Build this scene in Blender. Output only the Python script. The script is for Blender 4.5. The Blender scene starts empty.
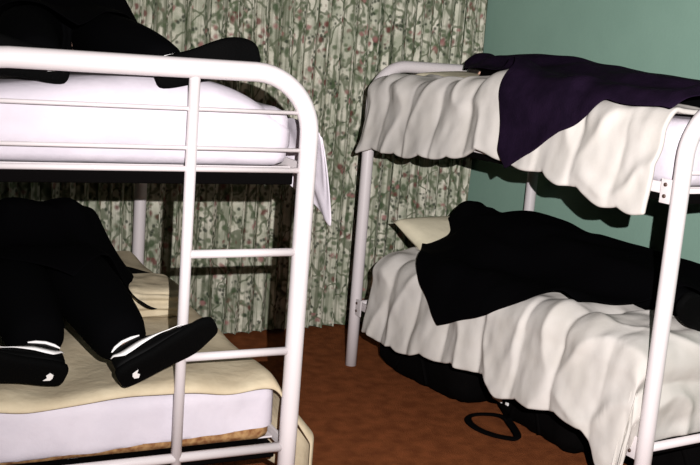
import bpy, bmesh, math, random
from mathutils import Vector, Matrix, noise
from mathutils.bvhtree import BVHTree
random.seed(7)
S = bpy.context.scene
COL = S.collection
PI = math.pi

# ---------------------------------------------------------------- camera, light, exposure
CAM_H = 1.6805
cam = bpy.data.objects.new('camera', bpy.data.cameras.new('camera')); COL.objects.link(cam)
cam.data.sensor_width = 36; cam.data.lens = 1032.86/700*36; cam.data.clip_start = .05
PITCH = 0.1867; ROLL = 0.0793
fwd = Vector((0, math.cos(PITCH), -math.sin(PITCH)))
up0 = Vector((0, math.sin(PITCH), math.cos(PITCH))); r0 = Vector((1, 0, 0))
rt = r0*math.cos(ROLL) + up0*math.sin(ROLL)
up = -r0*math.sin(ROLL) + up0*math.cos(ROLL)
M = Matrix((rt, up, -fwd)).transposed().to_4x4(); M.translation = Vector((0, 0, CAM_H))
cam.matrix_world = M
S.camera = cam

w = bpy.data.worlds.new('world'); S.world = w; w.use_nodes = True
w.node_tree.nodes['Background'].inputs[0].default_value = (.75, .85, .8, 1)
w.node_tree.nodes['Background'].inputs[1].default_value = .02

def lamp(name, loc, target, size, watts, col):
    l = bpy.data.lights.new(name, 'AREA'); l.shape = 'DISK'; l.size = size; l.spread = math.radians(130); l.energy = watts; l.color = col
    o = bpy.data.objects.new(name, l); COL.objects.link(o); o.location = loc
    o.rotation_euler = (Vector(target)-Vector(loc)).to_track_quat('-Z', 'Y').to_euler()
    return o
lamp('camera_flash', (.15, -.02, CAM_H+.15), (1.5, 4, 1.9), .015, 178, (1, .965, .97))
S.view_settings.view_transform = 'Standard'; S.view_settings.look = 'None'
S.view_settings.gamma = 1; S.view_settings.use_curve_mapping = False
S.view_settings.exposure = 0.0

# ---------------------------------------------------------------- materials
def mat(name, col, rough=.8, spec=.3, vary=None, vscale=30, bump=0, bscale=80, sheen=0, coat=0, coord='Object'):
    m = bpy.data.materials.new(name); m.use_nodes = True
    n = m.node_tree.nodes; l = m.node_tree.links; b = n['Principled BSDF']
    b.inputs['Base Color'].default_value = (*col, 1); b.inputs['Roughness'].default_value = rough
    b.inputs['Specular IOR Level'].default_value = spec
    b.inputs['Sheen Weight'].default_value = sheen; b.inputs['Coat Weight'].default_value = coat
    tc = n.new('ShaderNodeTexCoord')
    if vary:
        t = n.new('ShaderNodeTexNoise'); t.inputs['Scale'].default_value = vscale; t.inputs['Detail'].default_value = 6
        l.new(tc.outputs[coord], t.inputs['Vector'])
        r = n.new('ShaderNodeValToRGB'); r.color_ramp.elements[0].position = .35; r.color_ramp.elements[1].position = .65
        r.color_ramp.elements[0].color = (*vary, 1); r.color_ramp.elements[1].color = (*col, 1)
        l.new(t.outputs[0], r.inputs[0]); l.new(r.outputs[0], b.inputs['Base Color'])
    if bump:
        t = n.new('ShaderNodeTexNoise'); t.inputs['Scale'].default_value = bscale; t.inputs['Detail'].default_value = 4
        l.new(tc.outputs[coord], t.inputs['Vector'])
        bp = n.new('ShaderNodeBump'); bp.inputs['Strength'].default_value = bump; bp.inputs['Distance'].default_value = .01
        l.new(t.outputs[0], bp.inputs['Height']); l.new(bp.outputs[0], b.inputs['Normal'])
    return m
MT = dict(
    tube=mat('white_enamel', (.60, .55, .55), .4, .4, coat=.1),
    sheet=mat('white_sheet', (.57, .525, .57), .85, .1, vary=(.52, .48, .525), vscale=9, bump=.25, bscale=25),
    comforter=mat('comforter_cotton', (.54, .51, .475), .85, .1, vary=(.49, .46, .42), vscale=7, bump=.22, bscale=16),
    beige=mat('beige_blanket', (.54, .46, .32), .9, .1, vary=(.47, .39, .265), vscale=12, bump=.3, bscale=35),
    pillow=mat('cream_pillowcase', (.66, .60, .44), .9, .1, bump=.3, bscale=20),
    ticking=mat('tan_mattress_ticking', (.45, .27, .12), .8, .2, vary=(.20, .08, .03), vscale=45),
    mattress=mat('mattress_cover', (.66, .63, .60), .8, .2),
    black=mat('black_cloth', (.0012, .0011, .0014), .95, .02),
    trouser=mat('black_trouser_cloth', (.0012, .0012, .0014), .95, .02),
    purple=mat('dark_purple_cloth', (.0105, .005, .015), .9, .04, vary=(.006, .003, .009), vscale=14, bump=.3, bscale=120),
    leather=mat('black_shoe_leather', (.0015, .0015, .0015), .6, .05),
    sole=mat('black_rubber', (.0014, .0014, .0014), .8, .03, bump=.3, bscale=150),
    white=mat('white_mark', (.8, .78, .76), .6, .3),
    skin=mat('skin', (.55, .33, .24), .6, .3),
    hair=mat('dark_hair', (.012, .008, .006), .6, .3, bump=.8, bscale=200),
    nylon=mat('black_nylon', (.0018, .0015, .0015), .9, .03),
    metal=mat('dark_bolt', (.06, .03, .02), .5, .5),
    green=mat('green_wall_paint', (.215, .335, .268), .75, .2, vary=(.200, .315, .252), vscale=3, bump=.08, bscale=60),
    cream=mat('low_bounce_ceiling', (.10, .10, .09), .9, .1),  # unseen ceiling, colour darkened to cut bounce light
    dim=mat('low_bounce_wall', (.06, .09, .075), .9, .1),  # unseen walls, darker than the green so less light bounces into shadows
    trim=mat('cream_trim_paint', (.45, .45, .38), .6, .3),
)
def floor_mat():
    m = mat('rust_carpet', (.26, .080, .027), .95, .05, vary=(.17, .050, .017), vscale=14, bump=.8, bscale=160)
    return m
MT['carpet'] = floor_mat()

def curtain_mat():
    m = bpy.data.materials.new('floral_curtain_print'); m.use_nodes = True
    n = m.node_tree.nodes; l = m.node_tree.links; b = n['Principled BSDF']
    b.inputs['Roughness'].default_value = .9; b.inputs['Specular IOR Level'].default_value = .1
    uv = n.new('ShaderNodeUVMap'); uv.uv_map = 'cloth'
    def noise_t(scale, detail=3, vec=None, sc=None):
        t = n.new('ShaderNodeTexNoise'); t.inputs['Scale'].default_value = scale; t.inputs['Detail'].default_value = detail
        l.new(vec or uv.outputs[0], t.inputs['Vector']); return t
    def mapping(sx, sy, ox=0, rot=0):
        mp = n.new('ShaderNodeMapping'); mp.inputs['Scale'].default_value = (sx, sy, 1); mp.inputs['Location'].default_value = (ox, ox*.7, 0)
        mp.inputs['Rotation'].default_value = (0, 0, rot)
        l.new(uv.outputs[0], mp.inputs['Vector']); return mp.outputs[0]
    def math_n(op, a, bb):
        t = n.new('ShaderNodeMath'); t.operation = op
        for k, v in enumerate((a, bb)):
            if isinstance(v, (int, float)): t.inputs[k].default_value = v
            else: l.new(v, t.inputs[k])
        return t.outputs[0]
    def ramp(val, a, bb):
        t = n.new('ShaderNodeMapRange'); t.inputs['From Min'].default_value = a; t.inputs['From Max'].default_value = bb
        l.new(val, t.inputs['Value']); return t.outputs[0]
    def mix(fac, c1, c2):
        t = n.new('ShaderNodeMix'); t.data_type = 'RGBA'
        l.new(fac, t.inputs[0])
        for k, v in ((6, c1), (7, c2)):
            if isinstance(v, tuple): t.inputs[k].default_value = (*v, 1)
            else: l.new(v, t.inputs[k])
        return t.outputs[2]
    # ground: cream to grey-green
    g = noise_t(7, 4)
    base = mix(ramp(g.outputs[0], .38, .62), (.37, .385, .29), (.68, .65, .54))
    sk = noise_t(1, 3, mapping(38, 1.2, 2))  # pleat shading painted into the cloth colour as dark vertical streaks
    base = mix(ramp(sk.outputs[0], .48, .64), base, (.17, .18, .125))
    # trailing stems: warped wave bands in two directions
    warp = noise_t(5, 3)
    col = base
    for k, (rot, sc) in enumerate(((.55, 2.3), (-.6, 2.0))):
        mp = n.new('ShaderNodeMapping'); mp.inputs['Rotation'].default_value = (0, 0, rot)
        add = n.new('ShaderNodeMixRGB'); add.blend_type = 'ADD'; add.inputs[0].default_value = .28
        l.new(uv.outputs[0], add.inputs[1]); l.new(warp.outputs['Color'], add.inputs[2])
        l.new(add.outputs[0], mp.inputs['Vector'])
        wv = n.new('ShaderNodeTexWave'); wv.inputs['Scale'].default_value = sc; wv.inputs['Distortion'].default_value = 3; wv.inputs['Detail Scale'].default_value = 2
        l.new(mp.outputs[0], wv.inputs['Vector'])
        st = ramp(wv.outputs['Fac'], .93, .99)
        col = mix(math_n('MULTIPLY', st, .8), col, (.10, .12, .07))
    # leaves and flowers
    for (sx, sy, ox, rot, th, c, ms, mt) in (
        (22, 15, 0, .6, .36, (.055, .085, .040), 6, .47), (20, 28, 3.1, -.5, .36, (.10, .13, .07), 5, .46),
        (20, 20, 7.7, .2, .36, (.13, .04, .035), 7, .55), (34, 34, 11.3, .9, .34, (.035, .045, .03), 8, .50),
        (18, 18, 5.5, .1, .30, (.30, .14, .13), 7, .55)):
        v = n.new('ShaderNodeTexVoronoi'); v.inputs['Scale'].default_value = 1; v.inputs['Randomness'].default_value = .9
        l.new(mapping(sx, sy, ox, rot), v.inputs['Vector'])
        d = ramp(v.outputs['Distance'], th+.12, th-.12)
        nn = noise_t(ms, 2, mapping(1, 1, ox+2))
        d = math_n('MULTIPLY', d, ramp(nn.outputs[0], mt, mt+.04))
        col = mix(math_n('MULTIPLY', d, .85), col, c)
    l.new(col, b.inputs['Base Color'])
    return m
MT['curtain'] = curtain_mat()

# ---------------------------------------------------------------- helpers
def link(name, me, m, parent=None):
    o = bpy.data.objects.new(name, me); COL.objects.link(o)
    if m is not None: me.materials.append(m)
    if parent is not None: o.parent = parent
    return o
def smooth(me, on=True):
    for p in me.polygons: p.use_smooth = on
def from_bm(name, bm, m, parent=None, sm=True):
    bmesh.ops.recalc_face_normals(bm, faces=bm.faces)
    me = bpy.data.meshes.new(name); bm.to_mesh(me); bm.free(); smooth(me, sm)
    return link(name, me, m, parent)
def thing(name, label, cat, loc=(0, 0, 0), rz=0, group=None):
    o = bpy.data.objects.new(name, None); COL.objects.link(o); o.location = loc; o.rotation_euler = (0, 0, rz)
    o.empty_display_size = .1
    return tag(o, label, cat, group)
def tag(o, label, cat, group=None):
    o['label'] = label; o['category'] = cat
    if group: o['group'] = group
    return o
def struct(o): o['kind'] = 'structure'; return o
def tube_bm(bm, pts, r, seg=14, cap=True, flat=1.0):
    """round tube through a list of points"""
    pts = [Vector(p) for p in pts]; rings = []
    prev = None
    for i, p in enumerate(pts):
        t = (pts[min(i+1, len(pts)-1)]-pts[max(i-1, 0)]).normalized()
        ref = prev if prev is not None else (Vector((0, 0, 1)) if abs(t.z) < .9 else Vector((1, 0, 0)))
        a = (ref-t*ref.dot(t)).normalized(); prev = a; b = t.cross(a)
        rr = r[i] if isinstance(r, (list, tuple)) else r
        rings.append([bm.verts.new(p+a*math.cos(2*PI*k/seg)*rr*flat+b*math.sin(2*PI*k/seg)*rr) for k in range(seg)])
    for i in range(len(rings)-1):
        for k in range(seg):
            bm.faces.new((rings[i][k], rings[i][(k+1) % seg], rings[i+1][(k+1) % seg], rings[i+1][k]))
    if cap:
        bm.faces.new(rings[0]); bm.faces.new(rings[-1])
    return bm
def tube(name, pts, r, m, parent=None, **k):
    bm = bmesh.new(); tube_bm(bm, pts, r, **k); return from_bm(name, bm, m, parent)
def box_bm(bm, a, b):
    v = [bm.verts.new((x, y, z)) for x in (a[0], b[0]) for y in (a[1], b[1]) for z in (a[2], b[2])]
    for f in ((0, 1, 3, 2), (4, 6, 7, 5), (0, 4, 5, 1), (2, 3, 7, 6), (0, 2, 6, 4), (1, 5, 7, 3)):
        bm.faces.new([v[i] for i in f])
    return bm
def box(name, a, b, m, parent=None, bev=0):
    bm = bmesh.new(); box_bm(bm, a, b)
    if bev: bmesh.ops.bevel(bm, geom=bm.edges[:], offset=bev, segments=3, affect='EDGES', profile=.6)
    return from_bm(name, bm, m, parent, bool(bev))
def soft_box_bm(size, r, n=(20, 30, 6), disp=None, keep=None):
    """rounded box, centred in x/y, base at z=0, dense grid; disp(p, nrm)->offset Vector; keep(p)->bool"""
    sx, sy, sz = size; bm = bmesh.new(); verts = {}
    nx, ny, nz = n
    def vert(i, j, k):
        key = (i, j, k)
        if key in verts: return verts[key]
        q = Vector((sx*(i/nx-.5), sy*(j/ny-.5), sz*(k/nz)))
        # concentrate samples toward the edges is unnecessary at this density
        inner = Vector((max(-sx/2+r, min(sx/2-r, q.x)), max(-sy/2+r, min(sy/2-r, q.y)), max(r, min(sz-r, q.z))))
        d = q-inner
        if d.length > 1e-6: nrm = d.normalized(); q = inner+nrm*r
        else: nrm = Vector((0, 0, 1))
        if disp: q = q+disp(q, nrm)
        verts[key] = bm.verts.new(q); return verts[key]
    def quad(*c):
        vs = [vert(*x) for x in c]
        if keep and not keep(sum((v.co for v in vs), Vector())/4): return
        bm.faces.new(vs)
    for i in range(nx):
        for j in range(ny):
            for k in (0, nz): quad((i, j, k), (i+1, j, k), (i+1, j+1, k), (i, j+1, k))
    for i in range(nx):
        for k in range(nz):
            for j in (0, ny): quad((i, j, k), (i+1, j, k), (i+1, j, k+1), (i, j, k+1))
    for j in range(ny):
        for k in range(nz):
            for i in (0, nx): quad((i, j, k), (i, j+1, k), (i, j+1, k+1), (i, j, k+1))
    bmesh.ops.delete(bm, geom=[v for v in bm.verts if not v.link_faces], context='VERTS')
    return bm
def nz(x, y, z=0, s=1): return noise.noise(Vector((x*s, y*s, z*s)))
def grid(name, P, m, nu, nv, parent=None, solid=0, mask=None, subdiv=0):
    bm = bmesh.new(); V = [[None]*(nv+1) for _ in range(nu+1)]
    for i in range(nu+1):
        for j in range(nv+1):
            V[i][j] = bm.verts.new(P(i/nu, j/nv))
    for i in range(nu):
        for j in range(nv):
            if mask and not mask((i+.5)/nu, (j+.5)/nv): continue
            bm.faces.new((V[i][j], V[i+1][j], V[i+1][j+1], V[i][j+1]))
    bmesh.ops.delete(bm, geom=[v for v in bm.verts if not v.link_faces], context='VERTS')
    o = from_bm(name, bm, m, parent)
    if solid:
        md = o.modifiers.new('thickness', 'SOLIDIFY'); md.thickness = solid; md.offset = -1
    if subdiv:
        md = o.modifiers.new('soft', 'SUBSURF'); md.levels = md.render_levels = subdiv
    return o
def mw(o):
    bpy.context.view_layer.update(); return o.matrix_world

# ---------------------------------------------------------------- room
A_R, A_L = .5506, .4638
R_POS = Vector((1.1046, 3.4787, 0)); L_POS = Vector((-.1525, 3.2483, 0))
W, LEN = 1.10, 2.0
H_TOP, H_UP, H_LOW = 1.5542, 1.2546, .329
ROOM = thing('room_origin', 'x', 'x', R_POS, A_R)      # helper frame, removed below
RM = Matrix.Translation(R_POS) @ Matrix.Rotation(A_R, 4, 'Z')
bpy.data.objects.remove(ROOM)
XR, XL, YB, YF, ZC = W+.10, -4.3, LEN+.70, -5.2, 2.45
def room_box(name, a, b, m):
    o = box(name, a, b, m); o.matrix_world = RM; return struct(o)
room_box('floor', (XL-.1, YF-.1, -.1), (XR+.1, YB+.1, 0), MT['carpet'])
room_box('ceiling', (XL-.1, YF-.1, ZC), (XR+.1, YB+.1, ZC+.1), MT['cream'])
room_box('wall_right', (XR, YF-.1, 0), (XR+.1, YB+.1, ZC), MT['green'])
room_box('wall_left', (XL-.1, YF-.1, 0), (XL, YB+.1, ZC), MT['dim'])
room_box('wall_back', (XL, YB, 0), (XR, YB+.1, ZC), MT['green'])
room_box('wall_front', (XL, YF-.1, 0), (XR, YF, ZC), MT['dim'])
room_box('baseboard_right', (XR-.012, YF, 0), (XR, YB, .08), MT['trim'])

# curtain: one pleated floor-length drape along the back wall
def make_curtain():
    root = thing('curtain', 'floor-length cream and green floral print pleated curtain covering the back wall', 'curtain')
    root.matrix_world = RM
    x0, x1 = XL+.1, XR-.02
    nu, nv = 1100, 26; bm = bmesh.new(); uvl = bm.loops.layers.uv.new('cloth')
    V = []; U = []; ulen = 0; last = None
    phase = 0
    for i in range(nu+1):
        x = x0+(x1-x0)*i/nu
        phase += (2*PI*(x1-x0)/nu)/(.080+.045*(nz(x*2.3, 3.1)))
        col = []
        for j in range(nv+1):
            z = .018+(2.36-.018)*j/nv
            amp = .034*(1+.5*nz(x*3, z*.5))*(1-.35*j/nv)
            y = YB-.062+amp*math.sin(phase+.5*nz(x*2, z*.8))+.012*nz(x*9, z*1.2)
            xx = x+.012*math.sin(2*phase)+.012*nz(x*4, z*1.3, 5)
            col.append(bm.verts.new((xx, y, z)))
        if last is not None: ulen += (col[0].co-last).length
        last = col[0].co.copy(); U.append(ulen); V.append(col)
    for i in range(nu):
        for j in range(nv):
            f = bm.faces.new((V[i][j], V[i+1][j], V[i+1][j+1], V[i][j+1]))
            for lp, (a, b) in zip(f.loops, ((i, j), (i+1, j), (i+1, j+1), (i, j+1))):
                lp[uvl].uv = (U[a], V[a][b].co.z)
    from_bm('drape', bm, MT['curtain'], root)
    tube('curtain_rod', [(x0-.05, YB-.062, 2.38), (x1, YB-.062, 2.38)], .014, MT['trim'], root)
make_curtain()

# ---------------------------------------------------------------- bunk beds (origin: left near corner, x right, y toward the curtain)
def make_bunk(pos, rz, label):
    b = thing('bunk_bed', label, 'bunk bed', pos, rz, None)
    R = .19; tr = .030
    for y in (0, LEN):
        pts = [(0, y, 0), (0, y, .4), (0, y, .9), (0, y, H_TOP-R)]
        for k in range(1, 13):
            a = k/12*PI/2; pts.append((R-R*math.cos(a), y, H_TOP-R+R*math.sin(a)))
        pts += [(W*.5, y, H_TOP)]
        for k in range(0, 13):
            a = k/12*PI/2; pts.append((W-R+R*math.sin(a), y, H_TOP-R+R*math.cos(a)))
        pts += [(W, y, .9), (W, y, .4), (W, y, 0)]
        tube('end_frame', pts, tr, MT['tube'], b, seg=18)
        for z, r in ((H_UP, .009), (H_LOW, .016)):
            tube('end_rail', [(tr*.5, y, z), (W-tr*.5, y, z)], r, MT['tube'], b)
        for z in (1.435, 1.318):
            tube('guard_bar', [(tr*.5, y, z), (W-tr*.5, y, z)], .0065, MT['tube'], b, seg=10)
    lx = W-.381
    tube('ladder_post', [(lx, 0, .20), (lx, 0, H_TOP-.01)], .0172, MT['tube'], b)
    for z in (.661, .991): tube('rung', [(lx, 0, z), (W-.01, 0, z)], .0135, MT['tube'], b)
    for z in (H_UP, H_LOW):
        for x in (0.0, W):
            s = 1 if x == 0 else -1
            box('side_rail', (x-.006+s*.004, .02, z-.02), (x+.006+s*.004, LEN-.02, z+.02), MT['tube'], b, .003)
            for y in (.045, LEN-.045):
                br = box('bracket', (x-.010-s*.006, y-.03, z-.05), (x-.003-s*.006, y+.03, z+.035), MT['tube'], b, .002)
                for dz in (-.025, .015):
                    bm = bmesh.new(); tube_bm(bm, [(x-.008-s*.006, y+.008, z+dz), (x-.014-s*.006, y+.008, z+dz)], .007, seg=10)
                    from_bm('bolt', bm, MT['metal'], br)
        box('shadow_slab', (.03, .035, z-.052), (W-.03, LEN-.035, z-.010), MT['nylon'], b, .006)  # dark slab added to give the black shadow band under the bunk
        bm = bmesh.new()
        for k in range(9):
            y = .12+k*(LEN-.24)/8; box_bm(bm, (.015, y-.02, z-.008), (W-.015, y+.02, z-.002))
        from_bm('slats', bm, MT['tube'], b, False)
    return b
lpos = L_POS+Vector((-W*math.cos(A_L), -W*math.sin(A_L), 0))
make_bunk(lpos, A_L, 'white tubular metal bunk bed with ladder, nearest the camera on the left')
make_bunk(R_POS, A_R, 'white tubular metal bunk bed standing lengthwise against the green wall')
LM = Matrix.Translation(lpos) @ Matrix.Rotation(A_L, 4, 'Z')

# ---------------------------------------------------------------- mattresses and sheets
def soft(name, M0, c, size, r, m, amp=.006, sc=5, n=(22, 36, 6), keep=None, extra=None, rot=(0, 0, 0)):
    def disp(p, nr):
        d = nr*(amp*nz(p.x*sc, p.y*sc, p.z*sc)+amp*.5*nz(p.x*sc*2.7+4, p.y*sc*2.7, p.z*sc*2.7))
        if extra: d = d+extra(p, nr)
        return d
    o = from_bm(name, soft_box_bm(size, r, n, disp, keep), m)
    o.matrix_world = M0 @ Matrix.Translation(c) @ Matrix.Rotation(rot[2], 4, 'Z') @ Matrix.Rotation(rot[1], 4, 'Y') @ Matrix.Rotation(rot[0], 4, 'X')
    return o
def mattress(M0, z, m, th, label, cut=0):
    o = soft('mattress', M0, (W/2, LEN/2+cut/2, z), (W-.075, LEN-.085-cut, th), .045, m, .002); return tag(o, label, 'mattress')
mattress(LM, H_UP, MT['sheet'], .19, 'mattress under the taut white sheet on the left upper bunk')
mattress(LM, H_LOW, MT['ticking'], .19, 'tan and brown patterned mattress showing below the sheet on the left lower bunk')
mattress(RM, H_UP, MT['sheet'], .235, 'mattress under the white comforter on the right upper bunk')
mattress(RM, H_LOW, MT['ticking'], .19, 'mattress under the white comforter on the right lower bunk', .07)

def hem(x, y): return .050+.05*min(0, x-.35)+.010*nz(x*9, y*9)+.02*max(0, x-.3)
def sheet_keep(zf):
    return lambda p: p.z > zf(p.x, p.y)
o = soft('bed_sheet', LM, (W/2, LEN/2, H_UP+.004), (W-.048, LEN-.070, .238), .09, MT['sheet'], .008, 4, (60, 70, 16),
         sheet_keep(lambda x, y: .012+.008*nz(x*14, y*14)),
         lambda p, nr: Vector((0, 0, (p.z/.238)**2*(.026*math.exp(-((p.x-.10)/.28)**2)-.085*max(0, (p.x-.22)/.25)**2-.025*max(0, (-.1-p.x)/.3)))))
tag(o, 'smooth white sheet stretched over the left upper bunk mattress', 'sheet')
o = soft('bed_sheet', LM, (W/2, LEN/2, H_LOW+.004), (W-.060, LEN-.068, .205), .05, MT['sheet'], .006, 6, (90, 70, 20),
         lambda p: p.z > hem(p.x, p.y)+.0006,
         lambda p, nr: Vector((0, 0, max(0, hem(p.x, p.y)-p.z-.0))))
tag(o, 'white fitted sheet around the left lower mattress, below the beige blanket', 'sheet')

# ---------------------------------------------------------------- draped covers
def prof(s, r, x_in):
    """arc-length profile over the x=side edge: s>=0 on top, s<0 wraps and hangs. returns (dx, drop, nx, nz)"""
    q = r*PI/2
    if s >= 0: return s, 0, 0, 1
    if -s < q:
        a = -s/r; return -r*math.sin(a), r*(1-math.cos(a)), -math.sin(a), math.cos(a)
    return -r, r+(-s-q), -1, 0
def hfield(top, low=None): return top

class Cover:
    """a cover lying on a bunk whose left long side (x=0) hangs down"""
    def __init__(s, M0, top, r=.09, xin=.05, yin=.10, puff=.03, period=.215, near=False, ph=0):
        s.M0, s.top, s.r, s.xin, s.yin, s.puff, s.period, s.near, s.ph = M0, top, r, xin, yin, puff, period, near, ph
    def puffy(s, a, l):
        ll = l+.03*nz(a*3, l*2, 1.7)+s.ph
        return s.puff*(abs(math.sin(PI*ll/s.period))**.6-.55)*(.75+.6*nz(l*3, a*2, 9))+.010*nz(a*5, l*12, 3)+.003*nz(a*18, l*20, 8)+.016*max(0, 1-3.2*abs(nz(a*2.2+l*3.5, l*2.2-a*2.6, 4)))**2
    def at(s, a, l, off=0, height=None, pf=1):
        """a: arc coordinate across (a=xin is the edge of the flat top), l: along"""
        dx, drop, nx, nzz = prof(a-s.xin-s.r, s.r, 0)
        x = s.xin+s.r+dx
        y, dl, ny, drop2 = l, 0, 0, 0
        if s.near and l < s.yin+s.r:
            dy, drop2, ny, _ = prof(l-s.yin-s.r, s.r, 0); y = s.yin+s.r+dy
        base = (height or s.top)(max(x, s.xin+s.r), max(y, s.yin if s.near else -9))
        z = base-math.sqrt(drop*drop+drop2*drop2)
        n = Vector((nx, ny, nzz if drop2 == 0 else min(nzz, .3)))
        if n.length < .1: n = Vector((0, 0, 1))
        n.normalize()
        d = s.puffy(a, l)*pf+off
        flare = -.05*min(1, max(0, drop-.12)/.3)
        return Vector((x+flare, y, z))+n*d

def interp(pts, x):
    pts = sorted(pts)
    if x <= pts[0][0]: return pts[0][1]
    for (a, b), (c, d) in zip(pts, pts[1:]):
        if x <= c: return b+(d-b)*(x-a)/(c-a)
    return pts[-1][1]

# right upper comforter
def top_upper(x, y):
    return 1.515+.055*math.exp(-((x-.08)/.16)**2-((y-1.03)/.15)**2)+.018*math.exp(-((y-.9)/.5)**2)-.03*max(0, (y-1.75)/.25)+.012*nz(x*4, y*4)
CU = Cover(RM, top_upper, r=.085, xin=-.045, yin=.0, puff=.024, period=.225)
UB = [(0.05, .335), (.15, .35), (.28, .355), (.45, .315), (.62, .295), (.78, .295), (.86, .30), (1.2, .33), (1.6, .345), (1.97, .35)]
def cover_grid(name, C, amax, l0, l1, bottom, nu, nv, m, label, cat):
    def P(u, v):
        l = l0+(l1-l0)*v
        hang = bottom(l)
        q = C.xin+C.r+C.r*(1-PI/2)      # arc coordinate so that total drop equals hang
        amin = q-hang
        a = amin+(amax-amin)*u
        p = C.at(a, l); return p
    o = grid(name, P, m, nu, nv, solid=.018, subdiv=1); o.matrix_world = C.M0
    return tag(o, label, cat)
def scal(l, per=.205, ph=0): return -.02*abs(math.sin(PI*(l+ph)/per))**.7
comf_up = cover_grid('comforter', CU, 1.03, .07, 1.96, lambda l: interp(UB, l)+.0+scal(l)*-1, 80, 170, MT['comforter'],
           'puffy white comforter hanging over the side of the right upper bunk', 'comforter')

# right lower comforter
def top_lower(x, y):
    t = .655+.045*math.exp(-((y-.35)/.5)**2)+.015*nz(x*4, y*3, 2)
    t += .06*math.exp(-((x-1.02)/.07)**2)*math.exp(-((y-1.37)/.16)**2)*(1+.4*math.sin(y*38))
    t -= .04*max(0, y-1.5)
    return t
CL = Cover(RM, top_lower, r=.11, xin=-.030, yin=.050, puff=.030, period=.24, near=True, ph=.05)
LB = [(-.5, .44), (-.06, .40), (.06, .46), (.14, .47), (.24, .36), (.30, .36), (.73, .39), (.85, .335), (.95, .33), (1.24, .36), (1.48, .40), (1.8, .385), (1.97, .38)]
def lower_comforter():
    C = CL; l0, l1, amax = -.27, 1.80, 1.0
    def P(u, v):
        l = l0+(l1-l0)*v; hang = interp(LB, l)-scal(l, .225, .05)
        amin = C.xin+C.r+C.r*(1-PI/2)-hang
        return C.at(amin+(amax-amin)*u, l)
    o = grid('comforter', P, MT['comforter'], 100, 190, solid=.018, subdiv=1); o.matrix_world = C.M0
    return tag(o, 'rumpled white quilted comforter hanging low over the right lower bunk', 'comforter')
comf_low = lower_comforter()

# left lower beige blanket: draped over the right long side (mirror: x measured from right edge)
def beige_blanket():
    top = H_LOW+.228
    def P(u, v):
        a = -.36+1.38*u         # arc across, from right edge inwards
        l = -.02+1.97*v
        r = .05
        dx, drop, nx, nn = prof(a-r, r, 0)
        xr = r+dx; y = l
        lip = 0; yy = y
        if y < .06:             # rolls over the near edge
            e = .06-y; ang = min(e/.05, 1.2)
            yy = .06-.05*math.sin(ang)-.012; lip = .05*(1-math.cos(ang))+max(0, e-.06)
            lip = lip*.55+.010*nz(a*5, 2.2)+.006*math.sin(a*7+1)
        z = top-drop-lip+.010*nz(a*5, l*5, 4)+.008*math.sin(a*16+l*10+3*nz(a*2, l*2))*(1 if drop < .02 else .3)
        z += .018*math.exp(-((a-.25)/.2)**2-((l-.15)/.2)**2)
        out = .004+((.022*math.sin(l*13+nz(l*3, 1)*3)+.03+.07*math.exp(-(l/.25)**2))*min(1, (drop-.06)/.15) if drop > .06 else 0)
        return Vector((W-xr-.022+out*(1 if drop > .05 else 0)+ (.014 if drop > .05 else 0), yy+.004, z))
    o = grid('blanket', P, MT['beige'], 80, 110, solid=.006, subdiv=1); o.matrix_world = LM
    tag(o, 'beige blanket spread over the left lower bunk, under the sneakers', 'blanket')
beige_blanket()
# folded beige blanket lump beside the right leg
bf = soft('folded_blanket', LM, (W-.235, .92, H_LOW+.224), (.25, .30, .125), .05, MT['beige'], .012, 6, (26, 26, 22), None,
     lambda p, nr: nr*.008*math.sin(p.z*150+p.x*9) if abs(nr.z) < .7 else Vector())
tag(bf, 'beige blanket folded in a small stack beside the trouser leg on the left lower bunk', 'blanket')
# white cloth corner hanging off the left upper bunk behind the post
def hanging_corner():
    def P(u, v):
        tip = max(0, 1-abs(v-.12)/(.12 if v < .12 else .88))
        h = (.06+.29*tip)*(1-u)
        z = 1.40-h
        y = .03+.62*v*(1-.25*(1-u))
        out = .036+.011*math.sin(v*19+2*(1-u))*(1-u)+.34*h*math.exp(-((v-.08)/.4)**2)+.006*nz(v*9, u*5)
        return Vector((W+out, y-.03*h, z))
    o = grid('hanging_sheet', P, MT['sheet'], 20, 40, solid=.004, subdiv=1); o.matrix_world = LM
    tag(o, 'loose white sheet corner hanging down beside the right post of the left upper bunk', 'sheet')
hanging_corner()

# ---------------------------------------------------------------- pillows
def pillow(M0, c, size, rot, label):
    bm = bmesh.new(); n = 24; sx, sy, sz = size; V = {}
    for s in (1, -1):
        for i in range(n+1):
            for j in range(n+1):
                a, b = 2*i/n-1, 2*j/n-1
                e = (1-a*a)*(1-b*b); t = max(0, e)**.42
                edge = i in (0, n) or j in (0, n)
                if edge and s == -1: continue
                x = a*sx/2*(1-.07*(1-abs(b))*abs(a)); y = b*sy/2*(1-.07*(1-abs(a))*abs(b))
                V[(s, i, j)] = bm.verts.new((x, y, s*(sz/2*t+.004*nz(a*3, b*3, s*2)*t)))
    g = lambda s, i, j: V.get((s, i, j)) or V[(1, i, j)]
    for s in (1, -1):
        for i in range(n):
            for j in range(n): bm.faces.new((g(s, i, j), g(s, i+1, j), g(s, i+1, j+1), g(s, i, j+1)))
    o = from_bm('pillow', bm, MT['pillow'])
    o.matrix_world = M0 @ Matrix.Translation(c) @ Matrix.Rotation(rot[2], 4, 'Z') @ Matrix.Rotation(rot[0], 4, 'X')
    return tag(o, label, 'pillow')
pillow(RM, (.52, 1.80, .685), (.70, .42, .15), (.42, 0, .05), 'cream pillow at the head of the right lower bunk')
pillow(RM, (.52, 1.76, 1.51), (.66, .38, .09), (.05, 0, 0), 'pillow under the dark hair on the right upper bunk')
pillow(LM, (.52, 1.74, H_UP+.29), (.66, .40, .11), (.05, 0, 0), 'pillow at the far head end of the left upper bunk')
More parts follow.
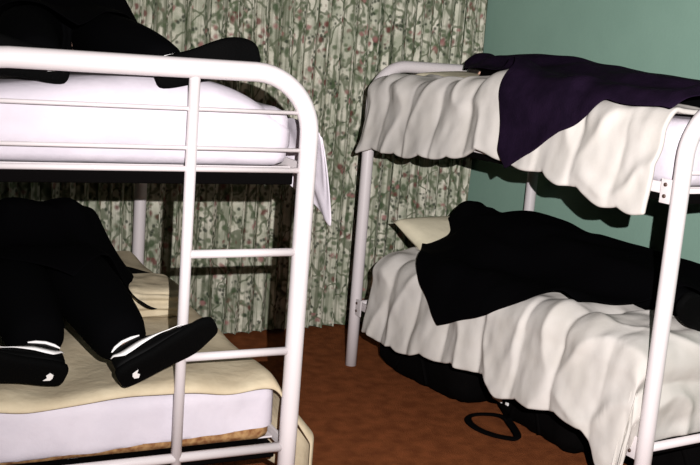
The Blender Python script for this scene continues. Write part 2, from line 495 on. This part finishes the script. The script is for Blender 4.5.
pillow(LM, (.42, 1.74, H_LOW+.275), (.66, .40, .11), (.05, 0, 0), 'pillow at the far head end of the left lower bunk')

# ---------------------------------------------------------------- people
def skin_mesh(name, nodes, edges, m, parent, root=0, lev=2):
    me = bpy.data.meshes.new(name); me.from_pydata([n[0] for n in nodes], edges, [])
    o = link(name, me, m, parent)
    sk = o.modifiers.new('skin', 'SKIN')
    d = me.skin_vertices[0].data
    for i, n in enumerate(nodes):
        r = n[1]; d[i].radius = r if isinstance(r, tuple) else (r, r)
        d[i].use_root = (i == root); d[i].use_loose = False
    sk.use_smooth_shade = True; sk.branch_smoothing = .3
    s = o.modifiers.new('sub', 'SUBSURF'); s.levels = s.render_levels = lev
    return o

SHOE_L = .325
def make_shoe(parent, T, Nn, heel, side, detail=True):
    """T toe direction, Nn direction out of the sole, heel = heel point on the sole, in person space"""
    T = Vector(T).normalized(); up_ = -Vector(Nn); up_ = (up_-T*up_.dot(T)).normalized(); lat = T.cross(up_)
    M0 = Matrix((lat, T, up_)).transposed().to_4x4(); M0.translation = Vector(heel)
    # sections: (y, half width, height of upper, x shift)
    sec = [(.0, .030, .095, 0), (.012, .040, .112, 0), (.05, .045, .122, 0), (.10, .044, .118, 0), (.14, .045, .098, .002),
           (.19, .052, .068, .004), (.24, .056, .056, .004), (.285, .050, .048, 0), (.312, .036, .040, -.004), (SHOE_L, .016, .032, -.006)]
    def loft(bm, rows, k=20):
        rings = []
        for ring in rows: rings.append([bm.verts.new(p) for p in ring])
        for a, b in zip(rings, rings[1:]):
            n = len(a)
            for q in range(n): bm.faces.new((a[q], a[(q+1) % n], b[(q+1) % n], b[q]))
        bm.faces.new(rings[0]); bm.faces.new(rings[-1])
    def upper_pt(y, hw, h, xs, t, grow=0):
        # t 0..1 half ellipse-ish arch from right to left
        a = PI*t; c, s_ = math.cos(a), math.sin(a)
        return Vector((xs+(hw+grow)*math.copysign(abs(c)**.75, c), y, .020+(h-.020+grow)*abs(s_)**.8))
    bm = bmesh.new(); rows = []
    for (y, hw, h, xs) in sec:
        rows.append([upper_pt(y, hw, h, xs, q/13) for q in range(14)])
    loft(bm, rows)
    sh = from_bm('shoe', bm, MT['leather'], parent); sh.matrix_basis = M0
    md = sh.modifiers.new('s', 'SUBSURF'); md.levels = md.render_levels = 2
    bm = bmesh.new(); rows = []
    for (y, hw, h, xs) in sec:
        g = .006; rr = []
        z0 = .012 if y > .27 else 0; z0 += max(0, (y-.25))*.15; yy = y+(.006 if y > .3 else (-.006 if y == 0 else 0))
        for (a, b) in ((1, .012), (1, .024), (.6, .027), (0, .027), (-.6, .027), (-1, .024), (-1, .012), (-.9, 0), (-.4, -.002), (0, -.002), (.4, -.002), (.9, 0)):
            rr.append(Vector((xs+(hw+g)*a, yy, b+z0)))
        rows.append(rr)
    loft(bm, rows)
    so = from_bm('sole', bm, MT['sole'], sh)
    md = so.modifiers.new('s', 'SUBSURF'); md.levels = md.render_levels = 1
    if not detail: return sh
    # curved white side marks, a tapering hook on each flank
    def at_y(y):
        for a, b in zip(sec, sec[1:]):
            if y <= b[0]:
                t = (y-a[0])/(b[0]-a[0]); return [a[i]+(b[i]-a[i])*t for i in range(4)]
        return sec[-1]
    for sgn in (0, 1):
        bm = bmesh.new(); n = 22; prev = None
        for i in range(n+1):
            t = i/n; y = .005+.235*t
            mid = .10+.30*t**1.6 if t > .18 else .22-.12*math.sin(t/.18*PI/2)+.03
            wd = .040*(math.sin(PI*min(1, t*1.15+.06))**.7 if t < .8 else .055*.0+ (1-t)/.2*.75)
            mid *= .75; ys, hw, h, xs = at_y(y)
            pr = []
            for tt in (mid-wd, mid+wd):
                tt = max(.03, tt); tt = tt if sgn == 0 else 1-tt
                pr.append(bm.verts.new(upper_pt(y, hw, h, xs, tt, .0025)))
            if prev: bm.faces.new((prev[0], prev[1], pr[1], pr[0]))
            prev = pr
        o = from_bm('side_mark', bm, MT['white'], sh)
        md = o.modifiers.new('t', 'SOLIDIFY'); md.thickness = .002; md.offset = 1
    # white sole-heel mark and collar line
    bm = bmesh.new()
    pts = [(-.016, .052), (-.004, .060), (.006, .054), (.018, .062), (.013, .042), (.003, .038), (-.010, .040)]
    vs = [bm.verts.new((x, y, -.0035)) for x, y in pts]; vb = [bm.verts.new((x, y, -.001)) for x, y in pts]
    bm.faces.new(vs); bm.faces.new(vb)
    for i in range(len(pts)): bm.faces.new((vs[i], vs[(i+1) % 7], vb[(i+1) % 7], vb[i]))
    from_bm('heel_mark', bm, MT['white'], sh, False)
    bm = bmesh.new()
    tube_bm(bm, [upper_pt(*at_y(y), tt, .004) for y, tt in ((.015, .24), (.03, .30), (.055, .34), (.085, .36), (.11, .37))], [.002, .0048, .005, .0048, .002], seg=8)
    tube_bm(bm, [upper_pt(*at_y(y), 1-tt, .004) for y, tt in ((.015, .24), (.03, .30), (.055, .34), (.085, .36), (.11, .37))], [.002, .0048, .005, .0048, .002], seg=8)
    from_bm('collar_trim', bm, MT['white'], sh)
    return sh

def make_person(M0, hip, label, legs, belly=.0, head_turn=0, hands_up=True, baggy=1):
    """lies on the back, head toward +y of the bunk, hip in bunk space; legs: per side dict(knee, ankle, T, N, heel) in person space"""
    root = thing('person', label, 'person'); root.matrix_world = M0 @ Matrix.Translation(hip)
    N = []; E = []
    def add(p, r, par=None):
        N.append((Vector(p), r)); i = len(N)-1
        if par is not None: E.append((par, i))
        return i
    pel = add((0, 0, .12), (.13, .10)); wa = add((0, .17, .125), (.125, .095), pel); ch = add((0, .36, .135), (.15, .105), wa)
    uc = add((0, .47, .13), (.11, .08), ch); nk = add((0, .56, .125), (.052, .052), uc); hb = add((0, .62, .13), (.07, .08), nk)
    h1 = add((0, .70, .135), (.078, .095), hb); h2 = add((0, .77, .135), (.06, .08), h1)
    add((0, .645, .225), (.010, .012), hb)      # nose
    for s in (-1, 1): add((s*.085, .68, .12), (.012, .012), h1)    # ears
    for s in (-1, 1):
        sh = add((s*.17, .45, .12), (.06, .06), uc); el = add((s*.27, .20, .10), (.042, .042), sh)
        if hands_up: wr = add((s*.13, .03, .25+belly), (.028, .024), el); hd = Vector((-s*.9, -.25, -.02)).normalized()
        else: wr = add((s*.25, -.04, .07), (.028, .024), el); hd = Vector((-s*.1, -1, -.05)).normalized()
        base = N[wr][0]; pa = add(base+hd*.06, (.038, .016), wr)
        lat = Vector((0, 0, 1)).cross(hd)
        for q, ln in enumerate((.068, .078, .072, .056)):
            off = lat*(q-1.5)*.019
            a = add(base+hd*.10+off, .010, pa); b2 = add(base+hd*(.10+ln*.5)+off+Vector((0, 0, -.004)), .0085, a)
            add(base+hd*(.10+ln)+off+Vector((0, 0, -.018)), .007, b2)
        t1 = add(base+hd*.045-lat*.04, .011, wr); add(base+hd*.08-lat*.055+Vector((0, 0, -.01)), .009, t1)
    for s, lg in zip((-1, 1), legs):
        hp = add((s*.095, -.05, .115), (.085, .085), pel); kn = add(lg['knee'], .058, hp)
        mid = (Vector(lg['knee'])*.6+Vector(lg['ankle'])*.4); cf = add(mid, .056, kn); an = add(lg['ankle'], .038, cf)
    skin_mesh('body', N, E, MT['skin'], root)
    # shirt
    N2, E2 = [], []
    def add2(p, r, par=None):
        N2.append((Vector(p), r)); i = len(N2)-1
        if par is not None: E2.append((par, i))
        return i
    a = add2((0, -.02, .13), (.155, .115)); b = add2((0, .17, .14+belly*.5), (.155, .12+belly*.5), a); c = add2((0, .36, .145), (.175, .13), b)
    d = add2((0, .48, .135), (.125, .095), c); add2((0, .545, .127), (.06, .058), d)
    for s in (-1, 1):
        sh = add2((s*.18, .45, .125), (.078, .078), d); el = add2((s*.275, .20, .105), (.062, .062), sh)
        if hands_up: add2((s*.155, .055, .23+belly), (.045, .042), el)
        else: add2((s*.25, 0, .08), (.045, .042), el)
    skin_mesh('shirt', N2, E2, MT['black'], root)
    N3, E3 = [], []
    def add3(p, r, par=None):
        N3.append((Vector(p), r)); i = len(N3)-1
        if par is not None: E3.append((par, i))
        return i
    a = add3((0, .02, .125), (.15, .115))
    for s, lg in zip((-1, 1), legs):
        hp = add3((s*.10, -.07, .12), (.10*baggy**.5, .10*baggy**.5), a); kn = add3(lg['knee'], .092*baggy, hp)
        k2 = add3(Vector(lg['knee'])*.5+Vector(lg['ankle'])*.5+Vector((0, 0, .008)), .082*baggy, kn)
        k3 = add3(Vector(lg['knee'])*.18+Vector(lg['ankle'])*.82+Vector((0, 0, .006)), .072*baggy, k2)
        add3(Vector(lg['ankle'])+Vector((0, .0, .004)), .064*baggy**.7, k3)
    skin_mesh('trousers', N3, E3, MT['trouser'], root)
    # hair
    bm = bmesh.new()
    bmesh.ops.create_uvsphere(bm, u_segments=28, v_segments=20, radius=1)
    for v in bm.verts:
        p = v.co.copy(); k = 1+.05*nz(p.x*4, p.y*4, p.z*4)
        v.co = Vector((p.x*.092*k, .725+p.y*.098*k, .125+p.z*.110*k))
    bmesh.ops.delete(bm, geom=[f for f in bm.faces if f.calc_center_median().z > .185 and f.calc_center_median().y < .745], context='FACES')
    o = from_bm('hair', bm, MT['hair'], root)
    for s, lg in zip((-1, 1), legs):
        make_shoe(root, lg['T'], lg['N'], lg['heel'], s)
    return root

def leg(s, kx, kz, ax, T, Nn, ky=-.44, ay=-.84, az=.105, back=.035):
    """ankle sits above the heel of the shoe"""
    T = Vector(T).normalized(); up_ = -Vector(Nn); up_ = (up_-T*up_.dot(T)).normalized()
    an = Vector((ax, ay, az)); heel = an-up_*.112-T*.060
    return dict(knee=(kx, ky, .10+kz), ankle=tuple(an), T=tuple(T), N=tuple(-up_), heel=tuple(heel))

# ---------------------------------------------------------------- shrouds draped over the sleepers
def collect(root_list):
    dg = bpy.context.evaluated_depsgraph_get(); dg.update(); out = []
    for r in root_list:
        for o in [r]+list(r.children_recursive):
            if o.type != 'MESH': continue
            e = o.evaluated_get(dg); me = e.to_mesh()
            vs = [e.matrix_world @ v.co for v in me.vertices]
            out.append(BVHTree.FromPolygons(vs, [tuple(p.vertices) for p in me.polygons])); e.to_mesh_clear()
    return out
def height_map(M0, roots, base, x0, x1, y0, y1, iters=30, off=.014, step=.02):
    bpy.context.view_layer.update(); trees = collect(roots)
    nx, ny = int((x1-x0)/step), int((y1-y0)/step)
    R3 = M0.to_3x3(); raw = []
    for i in range(nx+1):
        col = []
        for j in range(ny+1):
            x, y = x0+i*step, y0+j*step; h = base(x, y)
            o = M0 @ Vector((x, y, h+.9)); best = h
            for t in trees:
                hit = t.ray_cast(o, Vector((0, 0, -1)), .9)
                if hit[0] is not None: best = max(best, hit[0].z)
            col.append(best+off)
        raw.append(col)
    h = [c[:] for c in raw]
    src = raw; raw = [[max(src[min(max(i+p, 0), nx)][min(max(j+q, 0), ny)] for p in (-1, 0, 1) for q in (-1, 0, 1)) for j in range(ny+1)] for i in range(nx+1)]
    h = [c[:] for c in raw]
    for _ in range(iters):
        g = [c[:] for c in h]
        for i in range(1, nx):
            for j in range(1, ny):
                g[i][j] = max(raw[i][j], (h[i-1][j]+h[i+1][j]+h[i][j-1]+h[i][j+1])/4)
        h = g
    def H(x, y):
        fx = min(max((x-x0)/step, 0), nx-1e-4); fy = min(max((y-y0)/step, 0), ny-1e-4)
        i, j = int(fx), int(fy); a, b = fx-i, fy-j
        return (h[i][j]*(1-a)+h[i+1][j]*a)*(1-b)+(h[i][j+1]*(1-a)+h[i+1][j+1]*a)*b
    return H
def shroud(M0, under, C, center, half, m, label, iters=30, bend=None, asp=1, wr=1, blunt=0, lim=None, far=1):
    """a square cloth laid cornerwise: asp squeezes it across the bunk"""
    H = height_map(M0, under, lambda x, y: C.top(x, y) if C else bend, .0, W, -.1, LEN+.1, iters)
    n = 96
    def P(u, v):
        t = max(0, 1-u-v); k0 = min(max(1-blunt*t, .64)/max(1-t, .01), 2.6) if blunt else 1
        a = center[0]+(u-v)*half*asp*k0; l = center[1]+(u+v-1)*half*(far if u+v > 1 else 1)
        l = min(l, LEN-.05)
        if lim:
            q = lim[0]+lim[1]*max(0, a)**1.3+.10*min(0, a)
            if l > q: l = q+(l-q)*.12
        fold = wr*(.009*nz(a*6, l*6, 5)+.004*math.sin((a*1.3+l*.6)*20+4*nz(a*2, l*2, 2)))
        if C:
            if a > W-.02: return Vector((W-.02, l, H(W-.04, l)-(a-W+.02)))
            k = min(1, max(0, (.16-a)/.16))
            return C.at(a, l, .008+.030*k+fold, H, .15*k)
        return Vector((min(max(a, .045), W-.055), l, H(min(max(a, .045), W-.055), l)+fold))
    o = grid('shroud', P, m, n, n, solid=.004, subdiv=1); o.matrix_world = M0
    return tag(o, label, 'cloth cover')

# right upper
T0 = (.25, -.25, .95)
def mk(s, tx, ty, tz): return (s*tx, ty, tz)
def simple_legs(spread=.13):
    return [leg(s, s*(spread-.01), .02, s*spread, (s*.85, -.25, .42), (0, -1, -.35), az=.11) for s in (-1, 1)]
pC = make_person(RM, (.50, 1.03, 1.40), 'person in black lying on the right upper bunk, dark hair at the curtain end', simple_legs(), hands_up=False)
shroud(RM, [pC, comf_up], CU, (.50, .78), 1.0, MT['purple'], 'dark purple cloth draped cornerwise over the person on the right upper bunk', iters=60, asp=.86, blunt=.80, lim=(.88, 4), far=1.16)
# right lower
pD = make_person(RM, (.56, 1.07, .64), 'person in black lying on the right lower bunk beside the cream pillow', simple_legs(.14), hands_up=False)
shroud(RM, [pD, comf_low], CL, (.50, 1.17), .98, MT['black'], 'black cloth covering the head and torso of the person on the right lower bunk', iters=60, asp=.74, blunt=.55)

# left upper: feet splayed toward the camera
zA = H_UP+.232
LA = [leg(-1, -.20, .02, -.20, (-.95, -.06, .18), (.0, -1, .05), ay=-.765, az=.045),
      leg(1, .10, .01, .185, (.95, -.10, .27), (.0, -1, .05), ay=-.775, az=.052)]
pA = make_person(LM, (.50, .93, zA), 'person in black lying on the left upper bunk, one sneaker rising above the top rail', LA, belly=.05, baggy=1.12)
shroud(LM, [pA], None, (.45, 1.22), .85, MT['black'], 'black cloth draped over the body on the left upper bunk', bend=zA+.004, iters=60, asp=.9)
# left lower
zB = H_LOW+.232
LB_ = [leg(-1, -.15, .12, -.12, (-.90, -.10, .22), (.05, -.85, -.45), ay=-.80, az=.105),
      leg(1, .06, .13, .115, (.90, -.10, .48), (0, -.85, -.50), ay=-.92, az=.135)]
pB = make_person(LM, (.44, .95, zB), 'person in black on the left lower bunk, splayed sneakers toward camera', LB_, belly=.15, baggy=1.38)
shroud(LM, [pB], None, (.44, 1.20), .92, MT['black'], 'black cloth draped over the body on the left lower bunk', bend=zB+.004, iters=90, asp=.85)

# ---------------------------------------------------------------- bags under the right bunk
def bag(c, size, rz, label):
    root = thing('duffel_bag', label, 'bag'); root.matrix_world = RM @ Matrix.Translation(c) @ Matrix.Rotation(rz, 4, 'Z')
    sx, sy, sz = size
    bm = soft_box_bm(size, min(sx, sz)*.42, (18, 34, 14), lambda p, nr: nr*(.014*nz(p.x*8+c[1], p.y*8, p.z*8)+.006*nz(p.x*25, p.y*25, p.z*25)))
    from_bm('bag_body', bm, MT['nylon'], root)
    tube('zipper', [(0.01*math.sin(k), -sy*.38+sy*.76*k/12, sz+.003-.01*abs(k-6)/6) for k in range(13)], .005, MT['metal'], root, seg=8)
    for s in (-1, 1):
        pts = []
        for k in range(15):
            t = k/14; pts.append((s*(sx*.5-.005*math.sin(t*PI))+s*.012, -sy*.18+sy*.36*t, .06+(sz*.6)*math.sin(t*PI)))
        tube('handle', pts, .011, MT['nylon'], root, seg=8, flat=.35)
    return root
bag((.30, 1.60, 0), (.38, .74, .28), .04, 'black duffel bag on the carpet under the right bunk, nearest the curtain')
b2 = bag((.40, .86, 0), (.34, .62, .26), -.08, 'black duffel bag with a white luggage tag under the right bunk')
bag((.62, .28, 0), (.36, .52, .26), .25, 'black bag in deep shadow under the near end of the right bunk')
box('luggage_tag', (-.192, .17, .10), (-.186, .245, .135), MT['white'], b2, .001)
box('buckle', (-.192, .12, .105), (-.186, .14, .118), MT['white'], b2, .001)
pts = []
for k in range(41):
    t = k/40*2*PI; pts.append((-.26+.075*math.cos(t)+.02*math.sin(2*t), .10+.15*math.sin(t)+.01*math.cos(3*t), .012+.012*(1+math.cos(t))))
tube('shoulder_strap', pts+[(-.17, .12, .05)], .017, MT['nylon'], b2, seg=8, flat=.35)
